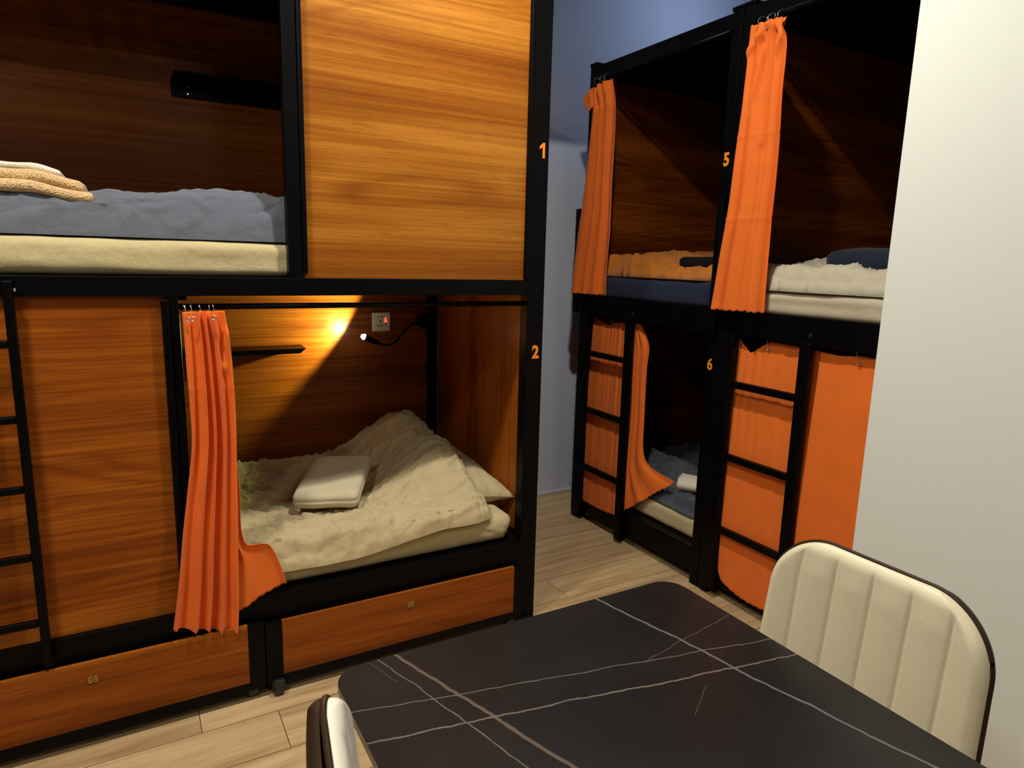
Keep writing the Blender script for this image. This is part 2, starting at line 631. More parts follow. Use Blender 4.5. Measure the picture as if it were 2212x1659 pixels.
def duvet(x0, x1, y0, y1, base, thick, edge=.07, nx=150, ny=110, seed=1, wob=.012, wr=.010, pucker=.006, wscale=5, dirv=(1, .35), cr=.013):
    """Quilt as a closed slab: base(x,y) lower surface, thick(x,y) loft; puffy rounded rim, creases, puckered edge."""
    top, bot = [], []
    for i in range(nx + 1):
        a = i / nx
        rt, rb = [], []
        for j in range(ny + 1):
            b = j / ny
            # denser near the rim
            aa = .5 - .5 * math.cos(PI * a) if False else a
            x, y = lerp(x0, x1, aa), lerp(y0, y1, b)
            ex, ey = min(x - x0, x1 - x), min(y - y0, y1 - y)
            # wobbling outline
            ox = wob * (nz(y * 4, seed) + .5 * nz(y * 11, seed + 3)) * (1 if a > .5 else -1) * (1 - min(1, ex / .15))
            oy = wob * (nz(x * 4, seed + 7) + .5 * nz(x * 11, seed + 9)) * (1 if b > .5 else -1) * (1 - min(1, ey / .15))
            # round the corners off
            cx, cy = max(0, 1 - ex / .08), max(0, 1 - ey / .08)
            cc = min(cx, cy)
            ox -= (.02 * cc) * (1 if a > .5 else -1)
            oy -= (.02 * cc) * (1 if b > .5 else -1)
            e = max(0, min(1, min(ex, ey) / edge))
            hz = (1 - e) * 2.2
            push = (1 - e) ** .5 * e ** .3 * (.010 * nz(x * 6 + hz * 1.6, y * 6, seed + 61 + hz * .8) + .012 * max(0, 1 - abs(nz((x + y) * 9 + hz * 1.2, hz * 1.4, seed + 63)) * 4.5) - .003)
            if ey < ex:
                oy += push * (1 if b > .5 else -1)
            else:
                ox += push * (1 if a > .5 else -1)
            prof = math.sqrt(max(0, 1 - (1 - e) ** 2))
            T = thick(x, y)
            u, w = x * dirv[0] * wscale, y * dirv[1] * wscale * 2
            u += .6 * nz(x * 2, y * 2, seed + 11)
            w += .6 * nz(x * 2.3, y * 2, seed + 13)
            c = wr * (ridge(u, w * 1.6, seed, 6) - .25) + wr * .6 * (ridge(u * 2.3, w * 2.0, seed + 2, 6) - .2)
            c += wr * 1.0 * nz(x * 3, y * 3, seed + 21) + wr * .25 * nz(x * 23, y * 23, seed + 23)
            # sharp creases along wandering lines, fading in and out
            wx, wy = x + .10 * nz(x * 3.1, y * 3.1, seed + 31), y + .10 * nz(x * 3.1, y * 3.1, seed + 37)
            for fq, am, sd in ((5.0, 1.0, 41), (9.5, .75, 43), (17, .40, 47)):
                gate = max(0, nz(x * 2.4, y * 2.4, seed + sd * 2) + .30)
                n1 = nz(wx * fq * dirv[0], wy * fq * dirv[1], seed + sd)
                c -= cr * am * gate * max(0, 1 - abs(n1) * 5.5) ** 1.3
                n2 = nz(wx * fq * 1.3 + 4, wy * fq * .7, seed + sd + 1)
                c += cr * .7 * am * gate * max(0, 1 - abs(n2) * 5.5) ** 1.3
            rim = math.exp(-((e - .55) / .4) ** 2)
            along = x if ey < ex else y
            c += pucker * rim * (1.5 * max(0, 1 - abs(nz(along * 13, seed, e * .8)) * 4) - .5 + .5 * nz(along * 40, seed + 1, e * 2))
            z = base(x, y)
            zt = z + prof * (T + c) + .001
            zb = z - (1 - prof) * 0 + .0
            rt.append((x + ox, y + oy, max(zt, z + .001)))
            rb.append((x + ox, y + oy, zb))
        top.append(rt)
        bot.append(rb)
    mb = MB()
    mb.grid([r[::-1] for r in bot])
    mb.grid(top)
    for row_t, row_b in ((top[0], bot[0]), (top[-1], bot[-1])):
        mb.grid([row_t, row_b])
    mb.grid([[r[0] for r in top], [r[0] for r in bot]])
    mb.grid([[r[-1] for r in top], [r[-1] for r in bot]])
    return mb

def pillow(w, d, t, seed, wr=.006, n=46):
    """Lies in its own xy plane, centred, pinched corners."""
    top, bot = [], []
    for i in range(n + 1):
        a = -1 + 2 * i / n
        rt, rb = [], []
        for j in range(n + 1):
            b = -1 + 2 * j / n
            x = a * w / 2 * (1 - .10 * (1 - b * b) * abs(a) ** 3)
            y = b * d / 2 * (1 - .10 * (1 - a * a) * abs(b) ** 3)
            h = t / 2 * ((1 - abs(a) ** 2.4) * (1 - abs(b) ** 2.4)) ** .48
            edge = math.exp(-(max(abs(a), abs(b)) - .8) ** 2 / .02)
            c = wr * (nz(a * 3, b * 3, seed) + .6 * (ridge(a * 3, b * 3, seed + 4) - .3)) + wr * .7 * edge * nz((a - b) * 12, seed, (a + b) * 4)
            k = min(1, h / (t * .12))
            rt.append((x, y, h + c * k + .002))
            rb.append((x, y, -h + c * k * .5 - .002))
        top.append(rt)
        bot.append(rb)
    mb = MB()
    mb.grid(top)
    mb.grid([r[::-1] for r in bot])
    for rt, rb in ((top[0], bot[0]), (top[-1], bot[-1])):
        mb.grid([rt, rb])
    mb.grid([[r[0] for r in top], [r[0] for r in bot]])
    mb.grid([[r[-1] for r in top], [r[-1] for r in bot]])
    return mb

def wrinkle_disp(amp, seed, sx=6, sy=6, sz=14):
    def f(p, nrm):
        a = amp * (nz(p.x * sx, p.y * sy, p.z * sz + seed) + .5 * nz(p.x * sx * 3, p.y * sy * 3, p.z * sz * 2 + seed))
        return nrm * a
    return f

# ------------------------------------------------------------------ the setting
struct('floor', MB().box(-2.6, 4.4, -2.6, 3.45, -.05, 0), M['floor'])
struct('wall_back', MB().box(-2.6, 4.4, 3.295, 3.45, 0, 3.1), M['wallblue'])
struct('wall_right', MB().box(1.95, 2.085, -2.6, 1.192, 0, 3.1), M['wallwhite'], bevel=.004)
struct('wall_left', MB().box(-2.75, -2.6, -2.6, 3.45, 0, 3.1), M['wallplain'])
struct('wall_front', MB().box(-2.75, 4.4, -2.75, -2.6, 0, 3.1), M['wallplain'])
struct('wall_far_right', MB().box(4.25, 4.4, -2.6, 3.295, 0, 3.1), M['wallplain'])
struct('ceiling', MB().box(-2.75, 4.4, -2.75, 3.45, 3.1, 3.2), M['ceiling'])
struct('shadow_beam_1', MB().box(1.36, 1.93, 2.35, 2.45, 2.500, 3.1), M['ceiling'])  # unseen ceiling block, added to throw a shadow edge onto the back wall
struct('baseboard_back', MB().box(-2.6, 4.25, 3.283, 3.295, 0, .012), M['wallblue'], bevel=.002)

# ------------------------------------------------------------------ bunk A (numbers 1 and 2)
bk = M['black']
A = thing('bunk_bed', 'large two-tier bunk numbered 1 and 2, teak panels in a black frame, at left', 'bunk bed', (0.25, 2.5, 0), 'capsule bunk beds')
def a(name, *b, mat=bk, bevel=.002, parent=None):
    return box(name, b, mat, parent or A, bevel)
XL = -.86
post_r = a('post', 1.262, 1.332, 2.09, 2.14, 0, 2.37)
a('post', XL, XL + .07, 2.09, 2.14, 0, 2.37)
a('post', 1.262, 1.307, 3.0, 3.05, 0, 2.37)
a('post', XL, XL + .045, 3.0, 3.05, 0, 2.37)
a('post', .429, .470, 2.09, 2.13, 1.333, 2.30)          # upper opening
a('post', .104, .128, 2.09, 2.13, .334, 1.282)          # lower opening
a('rail', XL + .07, 1.262, 2.088, 2.125, 1.280, 1.333)  # middle
a('rail', XL + .07, 1.262, 2.088, 2.125, .238, .334)    # bed rail
a('rail_lip', XL + .07, 1.262, 2.083, 2.090, .329, .336)
a('rail', XL + .07, 1.262, 2.09, 2.13, 2.30, 2.37)      # top
a('rail', XL + .045, 1.262, 3.0, 3.04, 2.315, 2.37)
a('rail', XL + .045, 1.262, 3.0, 3.02, 1.27, 1.33)
a('rail', XL + .045, 1.262, 3.0, 3.02, .24, .31)
# boards
a('back_panel', XL, 1.305, 3.031, 3.046, 1.30, 2.36, mat=M['woodback'], bevel=0)
a('back_panel', XL, 1.305, 3.031, 3.046, .24, 1.28, mat=M['wooddim'], bevel=0)
a('side_panel', 1.307, 1.322, 2.14, 3.0, .24, 1.28, mat=M['woodv'], bevel=0)
a('side_panel', 1.307, 1.322, 2.14, 3.0, 1.30, 2.36, mat=M['woodv'], bevel=0)
a('side_panel', XL + .01, XL + .025, 2.14, 3.0, .24, 2.36, mat=M['woodv'], bevel=0)
a('front_panel', .470, 1.262, 2.102, 2.116, 1.333, 2.30, mat=M['wood'], bevel=0)
a('front_panel', XL + .07, .104, 2.104, 2.118, .334, 1.281, mat=M['wooddim'], bevel=0)
a('bed_deck', XL + .02, 1.30, 2.125, 3.0, 1.305, 1.328, mat=M['board'])
a('bed_deck', XL + .02, 1.30, 2.125, 3.0, .300, .328, mat=M['board'])
a('roof_panel', XL, 1.33, 2.13, 3.03, 2.355, 2.372, mat=M['board'])
# black strips that edge the panels
a('panel_trim', .470, .4845, 2.084, 2.102, 1.345, 2.30, bevel=.004)
a('panel_trim', 1.246, 1.262, 2.084, 2.102, 1.336, 2.30, bevel=.004)
a('panel_trim', .0825, .104, 2.080, 2.104, .334, 1.272, bevel=.006)
a('foot_plate', 1.225, 1.30, 2.07, 2.10, .012, .026)
a('rod_bracket', .128, .150, 2.095, 2.12, 1.268, 1.280)
obj('curtain_rod', MB().tube([(.128, 2.11, 1.2485), (1.262, 2.11, 1.2485)], .0088, 14), bk, A, smooth=True)
# ladder on the left
lad = obj('ladder', MB().box(-.2615, -.2405, 2.050, 2.074, .285, 1.318).box(-.615, -.594, 2.050, 2.074, .285, 1.318)
          .box(-.262, -.240, 2.050, 2.10, 1.312, 1.320).box(-.615, -.593, 2.050, 2.10, 1.312, 1.320)
          .box(-.262, -.236, 2.066, 2.09, .27, .295), bk, A, bevel=.003)
for z in (1.163, .970, .784, .596, .408):
    obj('rung', MB().box(-.594, -.2615, 2.053, 2.071, z - .010, z + .010), bk, lad, bevel=.004)
obj('bolt', MB().tube([(-.2385, 2.062, 1.298), (-.2345, 2.062, 1.298)], .005, 10), M['steel'], lad)
obj('bolt', MB().tube([(-.282, 2.0885, .285), (-.282, 2.084, .285)], .006, 10), bk, A)
# shelves screwed to the back wall
up_sh = obj('shelf', MB().box(.207, .72, 2.868, 3.030, 2.045, 2.051).box(.205, .72, 3.018, 3.030, 1.988, 2.051), bk, A, bevel=.0015)
for x in (.262, .578):
    for z in (2.001, 2.026):
        obj('screw', MB().tube([(x, 3.018, z), (x, 3.0155, z)], .0032, 8), M['steel'], up_sh)
low = MB()
v0 = len(low.v)
low.v += [(.10, 2.895, 1.011), (.655, 2.895, 1.011), (.662, 3.030, 1.011), (.10, 3.030, 1.011),
          (.10, 2.895, .990), (.628, 2.895, .990), (.636, 3.030, .990), (.10, 3.030, .990)]
low.f += [(0, 1, 2, 3), (7, 6, 5, 4), (0, 4, 5, 1), (1, 5, 6, 2), (2, 6, 7, 3), (3, 7, 4, 0)]
obj('shelf', low, bk, A, bevel=.001)
digit('1', A, 1.304, 2.0895, 1.757, .052, (PI / 2, 0, 0))
digit('2', A, 1.302, 2.0895, 1.046, .050, (PI / 2, 0, 0))

# under-bed drawers on castors
def drawer(x0, x1, wx0, wx1, zt, label, latch, casters):
    d = thing('underbed_drawer', label, 'drawer', ((x0 + x1) / 2, 2.4, 0), 'rolling drawers under the bunk')
    obj('front_panel', MB().box(wx0, wx1, 2.058, 2.070, .066, zt), M['wood3'], d)
    obj('frame', MB().box(x0, wx0, 2.056, 2.075, .040, zt).box(wx1, x1, 2.056, 2.075, .040, zt).box(wx0, wx1, 2.056, 2.075, .034, .066), bk, d, bevel=.0015)
    obj('drawer_box', MB().box(x0 + .01, x0 + .025, 2.075, 2.90, .05, .22).box(x1 - .025, x1 - .01, 2.075, 2.90, .05, .22)
        .box(x0 + .01, x1 - .01, 2.885, 2.90, .05, .22).box(x0 + .01, x1 - .01, 2.075, 2.90, .045, .055), M['board'], d)
    lx, lz = latch
    for k, (dx, w) in enumerate(((0, .0105), (.0135, .0095))):
        pl = MB()
        x = lx + dx
        pl.box(x, x + .002, 2.0555, 2.058, lz, lz + .018)
        pl.box(x + w - .002, x + w, 2.0555, 2.058, lz + .001 * k, lz + .019)
        for q in (0, .008, .0160):
            pl.box(x, x + w, 2.0555, 2.058, lz + q, lz + q + .0022)
        obj('catch_plate', pl, M['brass'], d)
    for (cx, cy) in casters:
        c = obj('caster', MB().box(cx - .016, cx + .016, cy - .016, cy + .032, .034, .056).box(cx - .020, cx - .0155, cy - .008, cy + .022, .014, .050).box(cx + .0155, cx + .020, cy - .008, cy + .022, .014, .050), M['rubber'], d, bevel=.003)
        obj('wheel', MB().tube([(cx - .015, cy + .006, .024), (cx + .015, cy + .006, .024)], .024, 20), M['rubber'], c, bevel=.003)
    return d
drawer(.312, 1.252, .363, 1.219, .252, 'right-hand teak-fronted drawer on castors, below the bed rail nearest the bunk post marked 2', (.787, .192), ((.345, 2.055), (1.215, 2.085), (.345, 2.86), (1.215, 2.86)))
drawer(-.80, .308, -.75, .260, .262, 'left-hand teak-fronted drawer on castors, below the ladder', (-.164, .199), ((.270, 2.085), (-.75, 2.085), (.270, 2.86), (-.75, 2.86)))

# bedding of bunk A
def mat_disp(seed, amp=.0022):
    def f(p, nrm):
        side = 1 - abs(nrm.z)
        k = nz(p.x * 3.0 + p.z * 9, p.z * 26, seed) + .5 * nz(p.x * 9 + p.z * 30, p.y * 3, seed + 2)
        return nrm * amp * (k * (.6 + 1.6 * side))
    return f
mm = MB().rbox(-.80, 1.24, 2.121, 2.98, 1.334, 1.434, .028, (60, 16, 3), mat_disp(3, .0030))
tag(obj('mattress', mm, M['sheet'], smooth=True, weld=True), 'thick cream-sheeted mattress in the upper left opening, under the grey blanket', 'mattress', 'bunk mattresses')
def low_mat(p, nrm):
    side = 1 - abs(nrm.z)
    right = max(0, (p.x - .75) / .5)
    diag = nz((p.x + p.z * 2.2) * 22, p.z * 5, 5) + .6 * nz((p.x + p.z * 2.2) * 48, p.z * 9, 8)
    return nrm * (.0015 * nz(p.x * 4, p.z * 18, 2) + .0042 * right * side * diag) + Vector((-.03 * right * max(0, (.41 - p.z) / .08) * (nrm.x > .2), 0, 0))
mm = MB().rbox(-.80, 1.252, 2.121, 2.97, .334, .436, .040, (130, 20, 6), low_mat)
tag(obj('mattress', mm, M['sheet'], smooth=True, weld=True), 'beige-sheeted mattress with wrinkled rounded corner in the lower left bunk', 'mattress', 'bunk mattresses')

# slate grey blanket upper left
def gthick(x, y):
    front = math.exp(-((y - 2.19) / .085) ** 2)
    t = .068 + .045 * front + .020 * max(0, (y - 2.4) / .5)
    t += .030 * math.exp(-((x - .27) / .16) ** 2) * front
    t += .018 * math.exp(-((x - .55) / .12) ** 2)
    t -= .03 * math.exp(-((y - 2.40) / .09) ** 2)
    t += .03 * max(0, nz(x * 2.5, y * 2.5, 4)) * (y > 2.5)
    return t
g = duvet(-.80, .62, 2.132, 2.97, lambda x, y: 1.436, gthick, edge=.055, nx=230, ny=190, seed=12, wr=.012, pucker=.003, wscale=4.6, dirv=(.8, 1.4))
tag(obj('blanket', g, M['grey'], smooth=True, weld=True), 'rumpled slate grey satin blanket on the upper left bunk', 'blanket')
tw = thing('folded_towel', 'tan waffle towel topped with off-white cloth, on the grey blanket at left edge', 'towel', (-.17, 2.28, 1.54))
def towd(p, nrm):
    return nrm * (.004 * nz(p.x * 14, p.y * 14, p.z * 30)) + Vector((0, 0, .012 - .022 * sm((p.x + .20) / .13)))
obj('towel_fold', MB().rbox(-.40, -.055, 2.15, 2.42, 1.530, 1.560, .0145, (26, 20, 2), towd), M['tan'], tw, smooth=True, weld=True)
obj('towel_fold', MB().rbox(-.42, -.075, 2.17, 2.43, 1.558, 1.590, .0150, (26, 20, 2), towd), M['tan'], tw, smooth=True, weld=True)
f = obj('top_cloth', MB().rbox(-.44, -.125, 2.20, 2.42, 1.590, 1.606, .0075, (20, 16, 1), towd), M['offwhite'], tw, smooth=True, weld=True)
f['label'] = 'off-white cloth on top'

# beige duvet lower left
def bbase(x, y):
    return .437 - .045 * sm((2.135 - y) / .03) * sm((.95 - x) / .35) + .135 * sm((x - .72) / .36) * sm((y - 2.13) / .36) - .02 * sm((y - 2.8) / .2) * sm((x - .9) / .2)
def bthick(x, y):
    t = .062
    t += .055 * math.exp(-((x - 1.03) / .15) ** 2 - ((y - 2.82) / .20) ** 2)
    t += .022 * math.exp(-((x - 1.02) / .12) ** 2 - ((y - 2.40) / .20) ** 2)
    t += .014 * math.exp(-((y - 2.20) / .045) ** 2) * sm((1.0 - x) / .2)
    t += .028 * max(0, (y - 2.6) / .35)
    t -= .020 * math.exp(-((x - .55) / .22) ** 2 - ((y - 2.45) / .15) ** 2)
    d = (x - .74) * .55 - (y - 2.60) * .83       # creases running off from behind the towel
    t += .016 * math.exp(-(d / .022) ** 2) * sm((x - .62) / .12)
    d = (x - .80) * .35 - (y - 2.27) * .94
    t += .014 * math.exp(-(d / .016) ** 2) * sm((x - .70) / .1) * sm((1.08 - x) / .1)
    d = (y - 2.66) + .12 * (x - .3)
    t -= .018 * math.exp(-(d / .018) ** 2) * sm((.52 - x) / .1)
    return t
g = duvet(.14, 1.160, 2.098, 2.985, bbase, bthick, edge=.050, nx=230, ny=190, seed=31, wr=.015, pucker=.010, wscale=4.4, dirv=(1, 1.0))
tag(obj('duvet', g, M['beige'], smooth=True, weld=True), 'rumpled beige duvet with a folded towel on it, lower left bunk', 'duvet', 'bunk duvets')
mx = Matrix.Translation((1.125, 2.595, .512)) @ Euler((math.radians(5), math.radians(4), math.radians(2)), 'XYZ').to_matrix().to_4x4()
tag(obj('pillow', pillow(.34, .78, .15, 4), M['pillow'], smooth=True, weld=True, xf=mx), 'beige pillow tucked behind the beige duvet against the teak side panel', 'pillow', 'bunk pillows')
def twd(p, nrm):
    c = Vector((p.x, p.y, p.z))
    return nrm * (.003 * nz(p.x * 12, p.y * 12, p.z * 12) - .0035 * math.exp(-((p.z - .005) / .004) ** 2) * (1 - abs(nrm.z)))
mx = Matrix.Translation((.640, 2.440, .562)) @ Euler((math.radians(9), math.radians(-2), math.radians(-27)), 'XYZ').to_matrix().to_4x4()
tag(obj('folded_towel', MB().rbox(-.118, .118, -.17, .17, -.030, .032, .026, (22, 28, 6), twd), M['terry'], smooth=True, weld=True, xf=mx), 'thick cream terry towel folded into a block on the beige duvet', 'towel')

# socket and reading lamp
s = thing('wall_socket', 'square ivory power socket with glowing red light on the lower bunk wall', 'socket', (1.03, 3.03, 1.1))
obj('face_plate', MB().box(.986, 1.074, 3.019, 3.031, 1.060, 1.148), M['plastic'], s, bevel=.005)
hole = MB()
def slot(cx, cz, pts):
    b = len(hole.v)
    hole.v += [(cx + px * .001, 3.0186, cz + pz * .001) for px, pz in pts]
    hole.f.append(tuple(range(b, b + len(pts))))
slot(1.017, 1.127, [(3, 4), (3, -4), (-2, -3), (-4, 0), (-2, 3)])
slot(1.033, 1.127, [(-3, 4), (-3, -4), (2, -3), (4, 0), (2, 3)])
slot(1.025, 1.106, [(-2, 8), (2, 8), (3, 2), (2, -4), (1, -9), (-1, -9), (-2, -4), (-3, 2)])
slot(1.017, 1.087, [(3, 4), (5, -4), (-4, -4), (-3, 0)])
slot(1.033, 1.087, [(-3, 4), (-5, -4), (5, -2), (3, 2)])
slot(1.050, 1.105, [(-2, 22), (2, 22), (2, -20), (-2, -20)])
obj('slot', hole, M['hole'], s)
obj('indicator_light', MB().tube([(1.050, 3.0185, 1.106), (1.050, 3.0165, 1.106)], .005, 14), M['led'], s)
obj('rocker', MB().box(1.0475, 1.0525, 3.0175, 3.0188, 1.112, 1.124), M['led'], s)

lp = thing('reading_lamp', 'small lit gooseneck reading lamp beside the ivory socket', 'lamp', (1.21, 3.0, 1.1))
obj('mount', MB().tube([(1.235, 3.030, 1.103), (1.235, 2.985, 1.103), (1.235, 2.975, 1.103)], [.033, .033, .026], 24), bk, lp, bevel=.002)
path = [(1.225, 2.995, 1.103), (1.195, 2.978, 1.100), (1.150, 2.960, 1.088), (1.108, 2.945, 1.058), (1.070, 2.925, 1.026), (1.034, 2.905, 1.011), (.995, 2.892, 1.014), (.970, 2.886, 1.022)]
pp = [poly_at(path, i / 40) for i in range(41)]
obj('gooseneck', MB().tube(pp, .0048, 10), bk, lp, smooth=True)
hd = obj('lamp_head', MB().tube([(.975, 2.887, 1.020), (.958, 2.885, 1.028), (.926, 2.882, 1.042), (.904, 2.880, 1.052)], [.007, .012, .013, .014], 18), bk, lp, smooth=False)
obj('lens', MB().tube([(.9045, 2.880, 1.0520), (.899, 2.880, 1.0545), (.891, 2.880, 1.058)], [.0125, .0125, .007], 16), M['bulb'], hd)

# curtain lower left
def rings(parent, pts, axis, rad=.0145, wire=.0013):
    for p in pts:
        obj('ring', MB().torus(p, axis, rad, wire, 22, 6), M['steel'], parent, smooth=True)
def grommets(parent, pts, axis):
    for p in pts:
        obj('grommet', MB().torus(p, axis, .0062, .0016, 18, 6), M['steel'], parent, smooth=True)
ca = thing('curtain', 'orange curtain bunched on the lower left bunk rod, one corner lying on the bed', 'curtain', (.19, 2.07, 1.25), 'orange bunk curtains')
m = MB()
drape(m, [[(.133, 1.238), (.134, 1.178), (.135, 1.074), (.137, .98), (.136, .858), (.117, .721), (.098, .597), (.078, .442), (.056, .306)],
          [(.240, 1.240), (.248, 1.174), (.254, 1.08), (.256, .929), (.252, .788), (.248, .643), (.243, .496), (.238, .344), (.231, .245)]],
      'A', 2.058, [dict(n=170, folds=4.3, amp=(.009, .016), seed=1.7, ridges=[(.205, 1.225, .232, 1.075, .014, .008), (.246, 1.18, .236, 1.065, .012, .008), (.215, 1.16, .228, 1.10, -.012, .010)], crease=[(1.02, .002)])], nv=120, scallop=.0015)
drape(m, [[(.236, .90), (.238, .78), (.238, .634), (.236, .483), (.230, .311)],
          [(.252, .88), (.257, .70), (.264, .532), (.338, .506), (.384, .374)]],
      'A', 2.078, [dict(n=50, folds=1.1, amp=(.002, .006), seed=4.1, env=0)], nv=60, scallop=.005)
obj('cloth', m, M['orange'], ca, smooth=True, solid=.0012)
rx = [.139, .147, .156, .162, .178, .209, .214]
for i, x in enumerate(rx):
    rings(ca, [(x, 2.110, 1.2425)], (1, .25 * (-1) ** i, .1))
grommets(ca, [(.146, 2.040, 1.219), (.158, 2.040, 1.220), (.211, 2.040, 1.222)], (.35, 1, 0))

# ------------------------------------------------------------------ bunks B
def bunk_b(y0, y1, label, d_up=None, d_low=None, ladder=True, lower_panel=True):
    """y1 far post outer face, y0 near post outer face; front plane x = 2.11"""
    B = thing('bunk_bed', label, 'bunk bed', (3.1, (y0 + y1) / 2, 0), 'capsule bunk beds')
    X0, X1 = 2.11, 4.13
    pw = .050
    def b(name, *q, mat=bk, bevel=.002):
        return box(name, q, mat, B, bevel)
    for (ya, yb) in ((y1 - pw, y1), (y0, y0 + pw)):
        b('post', X0, X0 + .06, ya, yb, 0, 2.372)
        b('post_cap', X0 - .003, X0 + .063, ya - .003, yb + .003, 2.366, 2.380)
        b('post', X1 - .06, X1, ya, yb, 0, 2.372)
    ya, yb = y0 + pw, y1 - pw
    b('rail', X0 + .003, X0 + .040, ya, yb, 2.300, 2.362)
    b('rail', X0 + .003, X0 + .040, ya, yb, 1.128, 1.228)
    b('rail', X0 + .003, X0 + .040, ya, yb, .052, .166)
    b('rail', X1 - .04, X1, ya, yb, 2.305, 2.362)
    b('rail', X1 - .04, X1, ya, yb, 1.128, 1.228)
    for yy in (y1 - .03, y0):
        b('side_rail', X0 + .06, X1 - .06, yy, yy + .03, 2.31, 2.36)
        b('side_rail', X0 + .06, X1 - .06, yy, yy + .03, 1.13, 1.22)
        b('side_rail', X0 + .06, X1 - .06, yy, yy + .03, .06, .16)
    b('side_panel', X0 + .05, X1 - .02, y1 - .030, y1 - .018, 1.22, 2.35, mat=M['woodshade'], bevel=0)
    b('side_panel', X0 + .05, X1 - .02, y0 + .018, y0 + .030, 1.22, 2.35, mat=M['woodshade'], bevel=0)
    b('side_panel', X0 + .05, X1 - .02, y1 - .030, y1 - .018, .16, 1.14, mat=M['woodshade'], bevel=0)
    b('side_panel', X0 + .05, X1 - .02, y0 + .018, y0 + .030, .16, 1.14, mat=M['woodshade'], bevel=0)
    b('end_panel', X1 - .02, X1 - .006, y0 + .02, y1 - .02, .16, 2.35, mat=M['woodshade'], bevel=0)
    b('roof_panel', X0 + .02, X1, y0 + .01, y1 - .01, 2.355, 2.368, mat=M['board'])
    b('bed_deck', X0 + .04, X1 - .02, y0 + .03, y1 - .03, 1.19, 1.222, mat=M['board'])
    b('bed_deck', X0 + .04, X1 - .02, y0 + .03, y1 - .03, .135, .160, mat=M['board'])
    obj('curtain_rod', MB().tube([(X0 - .006, ya, 2.2935), (X0 - .006, yb, 2.2935)], .0085, 12), bk, B, smooth=True)
    obj('curtain_rod', MB().tube([(X0 + .052, ya, 1.122), (X0 + .052, yb, 1.122)], .0075, 12), bk, B, smooth=True)
    # ladder: tall left rail with a hand grip above the mattress, short right rail
    ly1 = y1 - .072 - .0
    ld = obj('ladder', MB().box(2.074, 2.108, y1 - .005, y1 + .030, 1.14, 1.675).box(2.082, 2.109, y1 - .455, y1 - .408, .018, 1.14)
             .box(2.085, 2.109, y1 - .105, y1 - .022, .04, 1.14), bk, B, bevel=.006)
    for (zz) in (.935, .633, .317):
        obj('rung', MB().box(2.082, 2.106, y1 - .408, y1 - .105, zz - .014, zz + .014), bk, ld, bevel=.004)
    obj('bolt', MB().tube([(2.1125, y1 - .43, 1.165), (2.108, y1 - .43, 1.165)], .008, 14), M['rubber'], B, bevel=.001)
    return B
B1 = bunk_b(1.973, 2.945, 'black two-tier bunk numbered 5 and 6 beside the pale blue wall', None)
B2 = bunk_b(.985, 1.968, 'black two-tier bunk with fully drawn lower curtain, beside the white wall edge', None)
digit('5', B1, 2.1093, 1.998, 1.791, .053, (PI / 2, 0, -PI / 2))
digit('6', B1, 2.1093, 2.000, .970, .050, (PI / 2, 0, -PI / 2))

# bunk 5 bedding
def nav(p, nrm):
    return nrm * .0025 * (nz(p.x * 5, p.y * 9 + p.z * 12, 3) + .6 * nz(p.x * 5, p.y * 22 + p.z * 24, 7))
tag(obj('mattress', MB().rbox(2.118, 4.08, 2.03, 2.905, 1.223, 1.335, .03, (20, 40, 4), nav), M['navy'], smooth=True, weld=True), 'navy blue sheeted mattress under the mustard duvet in bunk 5', 'mattress', 'bunk mattresses')
def mth_(x, y):
    t = .046 + .048 * sm((y - 2.36) / .16) + .030 * math.exp(-((y - 2.60) / .13) ** 2 - ((x - 2.42) / .25) ** 2)
    t += .060 * math.exp(-((y - 2.065) / .040) ** 2 - ((x - 2.25) / .09) ** 2)
    t += .035 * sm((x - 2.62) / .2)
    return t
g = duvet(2.122, 3.7, 2.035, 2.90, lambda x, y: 1.337, mth_, edge=.06, nx=120, ny=130, seed=41, wr=.012, pucker=.013, wscale=5)
tag(obj('duvet', g, M['mustard'], smooth=True, weld=True), 'mustard orange duvet on the navy mattress of bunk 5', 'duvet', 'bunk duvets')
mx = Matrix.Translation((2.36, 2.245, 1.412)) @ Euler((0, 0, math.radians(-6)), 'XYZ').to_matrix().to_4x4()
tag(obj('folded_towel', MB().rbox(-.10, .10, -.16, .16, -.026, .028, .022, (14, 20, 3), wrinkle_disp(.004, 3)), M['blackcloth'], smooth=True, weld=True, xf=mx), 'black folded towel lying on the mustard duvet', 'towel')

# bunk 6 bedding
tag(obj('mattress', MB().rbox(2.178, 4.08, 2.03, 2.905, .161, .262, .028, (20, 40, 4), nav), M['sheet'], smooth=True, weld=True), 'cream-sheeted mattress low on the floor tier, below bunk 5', 'mattress', 'bunk mattresses')
g = duvet(2.182, 3.7, 2.035, 2.88, lambda x, y: .263, lambda x, y: .060 + .03 * max(0, nz(x * 3, y * 3, 8)) + .02 * (y > 2.5), edge=.05, nx=110, ny=110, seed=55, wr=.016, pucker=.010, wscale=7)
tag(obj('duvet', g, M['navygrey'], smooth=True, weld=True), 'dark slate blue duvet in the low bunk numbered 6', 'duvet', 'bunk duvets')
mx = Matrix.Translation((2.345, 2.175, .372)) @ Euler((0, 0, math.radians(30)), 'XYZ').to_matrix().to_4x4()
def spiral_towel(L, a, b, turns, thick):
    m = MB()
    P = []
    nseg = 90
    for side in (0, 1):
        pass
    prof = []
    for i in range(nseg + 1):
        t = i / nseg
        r = 1 - .78 * t
        an = -PI / 2 - turns * 2 * PI * t
        prof.append((a * r * math.cos(an), b * r * math.sin(an)))
    for i in range(13):
        y = -L / 2 + L * i / 12
        k = .003 * nz(y * 9, 2)
        P.append([(x * (1 + k * 20), y + .006 * nz(x * 30, z * 30, 3), z + k) for x, z in prof])
    m.grid(P)
    return m
